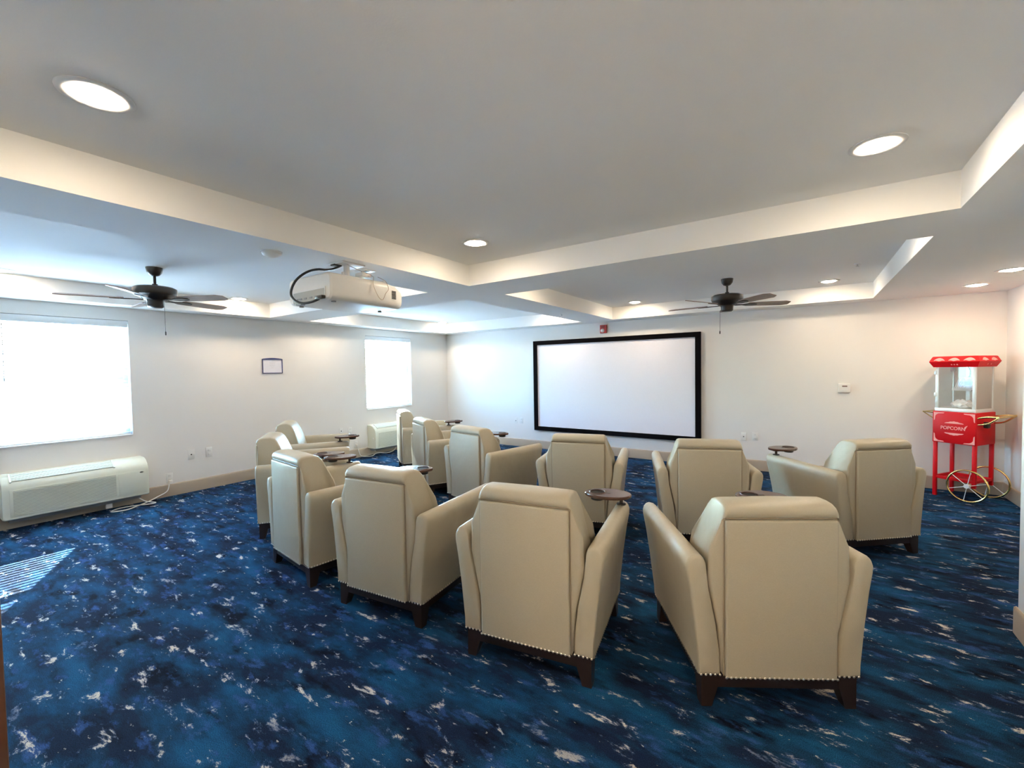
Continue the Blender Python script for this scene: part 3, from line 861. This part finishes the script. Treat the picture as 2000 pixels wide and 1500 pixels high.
HW = [(0.152, 0.262), (0.35, 0.272), (0.60, 0.322), (0.70, 0.327), (0.76, 0.316), (0.90, 0.264), (0.93, 0.258), (0.97, 0.250)]
def make_chair():
    root = thing('armchair', 'x', 'armchair', (0, 0, 0), 0, 'beige theater armchairs in two curved rows')
    # --- backrest shell: profile in yz, swept over x with width depending on z
    prof = [(0.004, 0.152), (0.004, 0.35), (0.002, 0.60), (0.0, 0.76), (0.0, 0.885), (0.004, 0.897), (-0.010, 0.905), (-0.014, 0.925), (-0.004, 0.948), (0.020, 0.962),
            (0.060, 0.967), (0.110, 0.966), (0.150, 0.952), (0.178, 0.920), (0.205, 0.86), (0.240, 0.76), (0.265, 0.66), (0.285, 0.55), (0.30, 0.46), (0.30, 0.152)]
    cyc, czc = 0.12, 0.60
    rings = []
    for s, k in ((-1, 'cap'), (-1, 'mid'), (-1, 'full'), (-0.55, 'in'), (0.0, 'in'), (0.55, 'in'), (1, 'full'), (1, 'mid'), (1, 'cap')):
        ring = []
        for (y_, z_) in prof:
            hw = interp(HW, z_)
            yy, zz = y_, z_
            if k in ('cap', 'mid'):
                ins = 0.020 if k == 'cap' else 0.006
                L2 = math.hypot(y_-cyc, (z_-czc)*0.45)
                yy = y_+(cyc-y_)/max(L2, 0.05)*ins*0.8
                zz = z_+(czc-z_)/max(abs(z_-czc), 0.1)*ins*0.8 if abs(z_-czc) > 0.2 else z_
                x = s*hw if k == 'cap' else s*(hw-0.006)
            elif k == 'full':
                x = s*(hw-0.022)
            else:
                x = s*(hw-0.022)
                # soft crown of the front cushion
                if y_ > 0.1:
                    yy = y_+0.012*(1-abs(s))
            ring.append((x, yy, zz))
        rings.append(ring)
    back = obj('backrest', add_loft(new_bm(), rings), 'uph', root, smooth=50)
    # --- flat rear panel, slightly proud
    bm = new_bm()
    add_box(bm, (-0.250, -0.020, 0.152), (0.250, 0.006, 0.893), 0.010, 3)
    obj('back_panel', bm, 'uph', root)
    # --- seams beside the panel and under the top roll
    bm = new_bm()
    for s in (-1, 1):
        add_tube(bm, [(s*0.2535, -0.002, 0.156), (s*0.2535, -0.004, 0.888)], 0.0030, 6)
    add_tube(bm, [(-0.248, -0.004, 0.8985), (0.248, -0.004, 0.8985)], 0.0035, 6)
    obj('seam', bm, 'seam', back)
    # --- arms
    for s in (-1, 1):
        sec = [(0.262, 0.152), (0.365, 0.152), (0.3655, 0.20), (0.385, 0.40), (0.405, 0.56), (0.420, 0.650), (0.421, 0.680), (0.413, 0.703), (0.398, 0.718),
               (0.378, 0.724), (0.356, 0.719), (0.340, 0.706), (0.332, 0.685), (0.330, 0.660), (0.318, 0.56), (0.285, 0.40), (0.266, 0.25)]
        def ringa(y_, ins, front=False):
            out = []
            for x, z in sec:
                xx = x+(0.345-x)*ins; zz = z+((0.43-z)*ins*0.35)
                yy = y_
                if front:
                    yy = y_-(0.724-z)*0.13
                    # front leans outwards at the top
                out.append((s*xx, yy, zz))
            return out
        rg = [ringa(0.000, 0.18), ringa(0.006, 0.05), ringa(0.018, 0.0), ringa(0.40, 0.0), ringa(0.808, 0.0, True), ringa(0.832, 0.06, True), ringa(0.842, 0.22, True)]
        obj('armrest', add_loft(new_bm(), rg), 'uph', root, smooth=50)
    # --- seat
    bm = new_bm(); add_box(bm, (-0.272, 0.22, 0.305), (0.272, 0.80, 0.455), 0.035, 4)
    for v in bm.verts:
        if v.co.z > 0.44:
            v.co.z += 0.015*(1-(v.co.x/0.272)**2)
    obj('seat_cushion', bm, 'uph', root)
    bm = new_bm(); add_box(bm, (-0.268, 0.05, 0.152), (0.268, 0.765, 0.302), 0.008, 2)
    obj('seat_base', bm, 'uph', root)
    # --- wooden rail and tapered legs
    bm = new_bm()
    add_box(bm, (-0.345, 0.012, 0.090), (0.345, 0.040, 0.152), 0.002); add_box(bm, (-0.345, 0.71, 0.090), (0.345, 0.738, 0.152), 0.002)
    add_box(bm, (-0.345, 0.035, 0.090), (-0.317, 0.715, 0.152), 0.002); add_box(bm, (0.317, 0.035, 0.090), (0.345, 0.715, 0.152), 0.002)
    obj('base_rail', bm, 'darkwood', root)
    for sx in (-1, 1):
        for fy in (0, 1):
            yo = 0.010 if fy == 0 else 0.742
            sgn = 1 if fy == 0 else -1
            def lr(z, wd):
                xo = 0.352
                return [(sx*xo, yo, z), (sx*(xo-wd), yo, z), (sx*(xo-wd), yo+sgn*wd, z), (sx*xo, yo+sgn*wd, z)]
            obj('leg', add_loft(new_bm(), [lr(0.0, 0.048), lr(0.10, 0.078), lr(0.152, 0.082)]), 'darkwood', root, smooth=0)
    # --- nailheads along the lower edge (counted by nobody: ~5 mm domes)
    bm = new_bm()
    def nail(x, y_, nx, ny):
        c = Vector((x, y_, 0.1585)); n = Vector((nx, ny, 0)); t_ = Vector((-ny, nx, 0)); u_ = Vector((0, 0, 1))
        r0 = [bm.verts.new(c+(t_*math.cos(a)+u_*math.sin(a))*0.0068) for a in [2*PI*i/6 for i in range(6)]]
        tip = bm.verts.new(c+n*0.0055)
        for i in range(6):
            bm.faces.new((r0[i], r0[(i+1) % 6], tip))
    N = 34
    for i in range(N):
        x = -0.356+0.712*i/(N-1)
        yb = -0.0205 if abs(x) < 0.25 else -0.0005
        nail(x, yb, 0, -1)
    for s in (-1, 1):
        for i in range(34):
            nail(s*0.3655, 0.02+0.70*i/33, s, 0)
    for i in range(N):
        x = -0.34+0.68*i/(N-1)
        nail(x, 0.768, 0, 1)
    o = obj('nailhead_trim', bm, 'nail', root, smooth=60)
    o['kind'] = 'stuff'
    return root

def make_tablet():
    """tray table; origin at the post, long axis along +x, top at z = 0.785"""
    n = 40
    cx, a, b_ = 0.085, 0.150, 0.105
    hc, hr = 0.152, 0.045
    outer = []
    for i in range(n):
        t = 2*PI*i/n
        x = cx+a*math.cos(t); y = b_*math.sin(t)
        if x > cx:  # narrower cup end
            y *= 1-0.16*((x-cx)/a)**1.5
        outer.append((x, y))
    inner = [(hc+hr*math.cos(2*PI*i/n), hr*math.sin(2*PI*i/n)) for i in range(n)]
    bm = new_bm()
    zt, zb_ = 0.790, 0.770
    def ring(pts_, z): return [bm.verts.new((x, y, z)) for x, y in pts_]
    sh = [(cx+(x-cx)*0.975, y*0.965) for x, y in outer]
    A = [ring(inner, zb_), ring(inner, zt), ring(sh, zt), ring(outer, zt-0.005), ring(outer, zb_+0.006), ring(sh, zb_)]
    for k in range(6):
        P_, Q_ = A[k], A[(k+1) % 6]
        for i in range(n):
            bm.faces.new((P_[i], P_[(i+1) % n], Q_[(i+1) % n], Q_[i]))
    top = obj('tablet', bm, 'tablet', None, smooth=35)
    bm = new_bm()
    rr = [(hc+0.050*math.cos(2*PI*i/28), 0.050*math.sin(2*PI*i/28), zt+0.0005) for i in range(28)]
    add_tube(bm, rr, 0.0042, 6, closed=True)
    obj('cup_ring', bm, mat('cup_ring', (0.06, 0.03, 0.022), 0.4), top)
    bm = new_bm()
    add_lathe(bm, [(0.0445, zt-0.002), (0.043, zt-0.045), (0.036, zt-0.050), (0.001, zt-0.050), (0.001, zt-0.046), (0.040, zt-0.044), (0.0425, zt-0.002)], 24, (hc, 0, 0))
    obj('cup_well', bm, 'black', top)
    bm = new_bm()
    add_box(bm, (0.068, -0.010, zt-0.001), (0.104, 0.010, zt+0.0008), 0.0004, 1)
    obj('cup_slot', bm, 'black', top)
    bm = new_bm()
    add_lathe(bm, [(0.030, 0.722), (0.028, 0.730), (0.011, 0.733), (0.011, 0.760), (0.034, 0.762), (0.034, 0.770)], 20)
    obj('post', bm, 'bronze', top)
    return top

chair = make_chair()
tab = make_tablet()
poses = [ # x, y, deg, tablet side (+1 right, -1 left), world dir of cup, label
    (6.884, -5.238, 31.5, 1, 205, 'nearest right armchair of the front-most row, full back toward the camera'),
    (5.757, -5.668, 10.5, 1, 193, 'nearest centre armchair, second from right in near row, tray on right arm'),
    (4.663, -5.752, 7.2, -1, 28, 'near-row armchair third from right, left of the centre one'),
    (3.583, -5.753, -7.0, -1, 228, 'near-row armchair fourth from right, back turned pale by window light'),
    (2.318, -5.318, -35.6, 1, 222, 'near-row armchair second from the left end, seen side-on'),
    (1.317, -4.608, -36.6, 1, 60, 'armchair at the left end of the near row, closest to window wall'),
    (7.503, -2.898, 41.3, -1, 50, 'far-row armchair at right end beside the popcorn cart, tray on left arm'),
    (6.293, -3.568, 20.1, 0, 0, 'far-row armchair below the right edge of the screen, no tray in view'),
    (5.180, -3.812, 15.7, 0, 0, 'far-row armchair below the left part of the screen, no tray in view'),
    (3.822, -3.859, -11.0, -1, 12, 'far-row armchair left of the screen, bluish back, tray beyond it'),
    (2.692, -3.484, -27.2, 0, 0, 'far-row armchair second from left, sunlit top edge'),
    (1.46, -2.745, -35.2, 1, 60, 'far-row armchair at the left end, before the far air conditioner'),
]
for i, (x, y, dg, side, cd, lab) in enumerate(poses):
    c = chair if i == 0 else copy_tree(chair)
    c.location = (x, y, 0); c.rotation_euler = (0, 0, math.radians(dg)); c['label'] = lab
for i, (x, y, dg, side, cd, lab) in enumerate(poses):
    root = [o for o in bpy.data.objects if o.parent is None and o.get('label') == lab][0]
    if side == 0:
        continue
    t = copy_tree(tab, root)
    t.location = (side*0.38, 0.735, 0.0)
    t.rotation_euler = (0, 0, math.radians(cd-dg))
for ch in list(tab.children):
    bpy.data.objects.remove(ch)
bpy.data.objects.remove(tab)

# ------------------------------------------------------------------ popcorn cart
CT = math.radians(-34.7)
cw, cd_ = 0.385, 0.394
ca = thing('popcorn_cart', 'red popcorn machine cart with glass cabinet and brass wheels in the corner', 'popcorn machine', (8.245, -0.351, 0), CT)
# local: x along front (0..cw), y into depth (0..cd_), front face at y=0
lt = 0.034
for (lx, ly, wheel_end) in ((0, 0, 0), (cw-lt, 0, 1), (0, cd_-lt, 0), (cw-lt, cd_-lt, 1)):
    z0 = 0.0 if not wheel_end else 0.16
    box('leg', (lx, ly, z0), (lx+lt, ly+lt, 0.66), 'red', ca, 0.003)
bm = new_bm()
add_box(bm, (lt, 0.005, 0.215), (cw-lt, 0.025, 0.245)); add_box(bm, (lt, cd_-0.025, 0.215), (cw-lt, cd_-0.005, 0.245))
add_box(bm, (0.005, lt, 0.215), (0.025, cd_-lt, 0.245)); add_box(bm, (cw-0.025, lt, 0.215), (cw-0.005, cd_-lt, 0.245))
obj('lower_frame', bm, 'red', ca, smooth=0)
box('lower_shelf', (0.025, 0.025, 0.208), (cw-0.025, cd_-0.025, 0.216), 'red', ca)
box('cabinet', (-0.004, -0.004, 0.650), (cw+0.004, cd_+0.004, 1.022), 'red', ca, 0.004)
# printed corners on the front panel
def corner(sx, sz, parent, yy, x0, x1, z0, z1):
    bm = new_bm()
    X = lambda u: x0+u if sx < 0 else x1-u
    Z = lambda u: z0+u if sz < 0 else z1-u
    pts_ = [(0.006, 0.006), (0.105, 0.006), (0.095, 0.016), (0.050, 0.020), (0.034, 0.030), (0.030, 0.034), (0.020, 0.050), (0.016, 0.095), (0.006, 0.105)]
    poly = [(X(a), Z(b)) for a, b in pts_]
    add_loft(bm, [[(x, yy, z) for x, z in poly], [(x, yy-0.0012, z) for x, z in poly]])
    obj('corner_print', bm, 'pink', parent, smooth=0)
fpn = box('front_panel', (0.004, -0.008, 0.655), (cw-0.002, -0.004, 1.016), 'red', ca, 0.001)
for sx in (-1, 1):
    for sz in (-1, 1):
        corner(sx, sz, fpn, -0.008, 0.004, cw-0.002, 0.655, 1.016)
def flourish(parent, cx, cz, sgn, w_, yy):
    bm = new_bm()
    n = 18
    top = [(cx-w_/2+w_*i/n, cz+sgn*(0.004+0.020*math.sin(PI*i/n)**1.4+0.004*abs(math.sin(5*PI*i/n)))) for i in range(n+1)]
    bot = [(cx-w_/2+w_*i/n, cz) for i in range(n+1)]
    poly = top+bot[::-1]
    add_loft(bm, [[(x, yy, z) for x, z in poly], [(x, yy-0.001, z) for x, z in poly]])
    obj('flourish', bm, 'pink', parent, smooth=0)
flourish(fpn, 0.195, 0.885, 1, 0.17, -0.008)
flourish(fpn, 0.195, 0.775, -1, 0.17, -0.008)
def text_mesh(txt, size, name, m, parent, M4, ext=0.001):
    cu = bpy.data.curves.new(name, 'FONT'); cu.body = txt; cu.size = size; cu.extrude = ext
    cu.align_x = 'CENTER'; cu.align_y = 'CENTER'; cu.offset = size*0.012
    to = bpy.data.objects.new(name, cu); COL.objects.link(to)
    dg = bpy.context.evaluated_depsgraph_get()
    me = bpy.data.meshes.new_from_object(to.evaluated_get(dg))
    bpy.data.objects.remove(to)
    me.transform(M4)
    me.materials.clear(); me.materials.append(M[m])
    o = bpy.data.objects.new(name, me); COL.objects.link(o); o.parent = parent
    return o
text_mesh('POPCORN', 0.047, 'lettering', 'pink', fpn, Matrix.Translation((0.185, -0.0095, 0.830)) @ Matrix.Rotation(PI/2, 4, 'X') @ Matrix.Diagonal((1.0, 1.15, 1, 1)))
bm = new_bm()
poly = [(0.284, 0.842), (0.296, 0.862), (0.316, 0.874), (0.304, 0.852), (0.297, 0.832), (0.290, 0.832)]
add_loft(bm, [[(x, -0.008, z) for x, z in poly], [(x, -0.0092, z) for x, z in poly]])
obj('letter_swash', bm, 'pink', fpn, smooth=0)
# glass cabinet
z0, z1 = 1.022, 1.560
inx = 0.012
pw = 0.030
for (lx, ly) in ((inx, 0.008), (cw-inx-pw, 0.008)):
    box('corner_post', (lx, ly, z0), (lx+pw, ly+pw*0.7, z1), 'aluminium', ca, 0.002)
for (lx, ly) in ((inx, cd_-0.008-0.014), (cw-inx-0.014, cd_-0.008-0.014)):
    box('corner_post', (lx, ly, z0), (lx+0.014, ly+0.014, z1), 'aluminium', ca, 0.002)
box('cabinet_sill', (0.008, 0.006, z0), (cw-0.008, cd_-0.006, z0+0.040), 'aluminium', ca, 0.003)
def pane(p):
    bm = new_bm(); q(bm, *p); obj('glass_pane', bm, 'acrylic', ca, smooth=0)
xa, xb, ya, yb_ = inx+0.006, cw-inx-0.006, 0.014, cd_-0.014
pane(((xa, ya, z0+.04), (xb, ya, z0+.04), (xb, ya, z1), (xa, ya, z1)))
pane(((xb, ya, z0+.04), (xb, yb_, z0+.04), (xb, yb_, z1), (xb, ya, z1)))
pane(((xa, ya, z0+.04), (xa, yb_, z0+.04), (xa, yb_, z1), (xa, ya, z1)))
pane(((xa, yb_, z0+.04), (xb, yb_, z0+.04), (xb, yb_, z1), (xa, yb_, z1)))
for zz in (1.20, 1.46):
    box('door_hinge', (inx-0.010, 0.0, zz), (inx+0.012, 0.010, zz+0.045), 'aluminium', ca, 0.002)
# roof: faceted canopy
def rect(z, e):
    return [(-e, -e, z), (cw+e, -e, z), (cw+e, cd_+e, z), (-e, cd_+e, z)]
roof = obj('roof', add_loft(new_bm(), [rect(1.548, 0.004), rect(1.612, 0.034), rect(1.672, 0.010), rect(1.676, 0.0)]), 'red', ca, smooth=0)
# painted flourishes on the roof band (flat print, both visible sides)
def roof_print(ax, c, w_, zc, h_, lo):
    # band faces tilt; lie on upper facet between z=1.612 (e=.034) and 1.672 (e=.010) or lower facet
    def P_(u, z):
        if z >= 1.612: e = 0.034+(z-1.612)*(0.010-0.034)/0.060
        else: e = 0.004+(z-1.548)*0.030/0.064
        e += 0.0012
        return (u, -e, z) if ax == 'f' else (cw+e, u, z)
    n = 10
    bm = new_bm()
    top = [P_(c-w_/2+w_*i/n, zc-h_/2+h_*(0.15+0.85*math.sin(PI*i/n)**0.8)) for i in range(n+1)]
    bot = [P_(c-w_/2+w_*i/n, zc-h_/2+h_*0.12*math.sin(3*PI*i/n)) for i in range(n+1)]
    for i in range(n):
        try: bm.faces.new([bm.verts.new(v) for v in (bot[i], bot[i+1], top[i+1], top[i])])
        except Exception: pass
    obj('roof_print', bm, 'pink', roof, smooth=0)
for c_ in (0.06, 0.195, 0.33):
    roof_print('f', c_, 0.10, 1.640, 0.034, 0)
for c_ in (0.10, 0.29):
    roof_print('r', c_, 0.13, 1.640, 0.034, 0)
for c_ in (0.17, 0.195, 0.22):
    roof_print('f', c_, 0.016, 1.578, 0.014, 0)
for c_ in (0.17, 0.24):
    roof_print('r', c_, 0.018, 1.580, 0.016, 0)
# kettle, hanger, lamp tube, floor tray, white bag
bm = new_bm(); add_lathe(bm, [(0.060, 1.335), (0.066, 1.345), (0.066, 1.425), (0.060, 1.430)], 22, (0.245, 0.20, 0)); ket = obj('kettle', bm, 'steel', ca)
bm = new_bm(); add_tube(bm, [(0.245, 0.20, 1.43), (0.245, 0.20, 1.55)], 0.008, 8); add_tube(bm, smooth_path([(0.30, 0.19, 1.40), (0.335, 0.15, 1.36), (0.32, 0.12, 1.30), (0.29, 0.12, 1.27)]), 0.004, 6)
obj('kettle_hanger', bm, 'grey', ket)
bm = new_bm(); add_tube(bm, smooth_path([(0.24, 0.17, 1.55), (0.27, 0.15, 1.48), (0.25, 0.14, 1.42)]), 0.005, 6); obj('kettle_cable', bm, 'black', ket)
box('heater_column', (0.165, 0.30, z0+0.04), (0.205, 0.37, z1), 'aluminium', ca, 0.003)
bm = new_bm(); add_lathe(bm, [(0.026, 1.500), (0.026, 1.548)], 16, (0.11, 0.16, 0)); obj('lamp_socket', bm, 'bag', ca)
bm = new_bm()
bmesh.ops.create_icosphere(bm, subdivisions=3, radius=1.0)
rnd = random.Random(3)
for v in bm.verts:
    k = 1+0.16*math.sin(v.co.x*9+v.co.y*7)+0.10*math.sin(v.co.z*17+v.co.x*5)+rnd.uniform(-.05, .05)
    v.co = Vector((0.19+v.co.x*0.085*k, 0.17+v.co.y*0.07*k, max(1.063, 1.105+v.co.z*0.055*k)))
obj('plastic_bag', bm, 'bag', ca, smooth=25)
bm = new_bm()
for i in range(9):  # slanted white strips shaped as the blind's reflection in the glass
    x0 = 0.07+i*0.017
    add_loft(bm, [[(x0, 0.26, 1.285), (x0+0.011, 0.26, 1.285), (x0+0.056, 0.29, 1.425), (x0+0.045, 0.29, 1.425)],
                  [(x0, 0.265, 1.285), (x0+0.011, 0.265, 1.285), (x0+0.056, 0.295, 1.425), (x0+0.045, 0.295, 1.425)]])
add_box(bm, (0.055, 0.262, 1.262), (0.235, 0.275, 1.290))
obj('blind_reflection', bm, 'bag', ca, smooth=0)
# fold-down brass shelf bracket at the left end
bm = new_bm()
for yy in (0.03, cd_-0.03):
    add_tube(bm, [(-0.004, yy, 1.000), (-0.115, yy, 1.005)], 0.007, 8)
    add_tube(bm, [(-0.115, yy, 1.005), (-0.004, yy, 0.925)], 0.006, 8)
add_tube(bm, [(-0.115, 0.03, 1.005), (-0.115, cd_-0.03, 1.005)], 0.007, 8)
obj('side_shelf_bracket', bm, 'gold', ca)
# push handle at the right end
bm = new_bm()
for yy in (0.02, cd_-0.02):
    add_tube(bm, smooth_path([(cw, yy, 0.965), (cw+0.08, yy, 0.985), (cw+0.17, yy, 0.990)]), [0.013]*12+[0.013], 10)
    add_tube(bm, smooth_path([(cw, yy, 0.890), (cw+0.09, yy, 0.915), (cw+0.17, yy, 0.985)]), 0.010, 10)
add_tube(bm, [(cw+0.17, 0.0, 0.990), (cw+0.17, cd_, 0.990)], 0.013, 10)
obj('push_handle', bm, 'gold', ca)
bm = new_bm(); add_box(bm, (cw+0.03, 0.06, 0.855), (cw+0.075, 0.12, 0.925), 0.012, 3)
obj('latch', bm, 'bronze', ca)
# spoked wheels
WR = 0.178
whx = cw-0.05
for yy in (-0.045, cd_+0.014):
    bm = new_bm()
    add_tube(bm, [(whx+WR*math.cos(2*PI*i/40), yy, WR+0.010+WR*math.sin(2*PI*i/40)) for i in range(40)], 0.0105, 8, closed=True)
    w = obj('wheel', bm, 'gold', ca)
    for i in range(6):
        a = 2*PI*i/6+0.35
        bm = new_bm()
        add_tube(bm, [(whx+0.02*math.cos(a), yy, WR+0.008+0.02*math.sin(a)), (whx+WR*math.cos(a), yy, WR+0.008+WR*math.sin(a))], 0.0035, 6)
        obj('spoke', bm, 'aluminium', w)
    bm = new_bm(); add_tube(bm, [(whx, yy-0.022, WR+0.008), (whx, yy+0.022, WR+0.008)], 0.024, 14)
    obj('hub', bm, 'aluminium', w)
bm = new_bm(); add_tube(bm, [(whx, -0.06, WR+0.008), (whx, cd_+0.03, WR+0.008)], 0.007, 8)
obj('axle', bm, 'steel', ca)
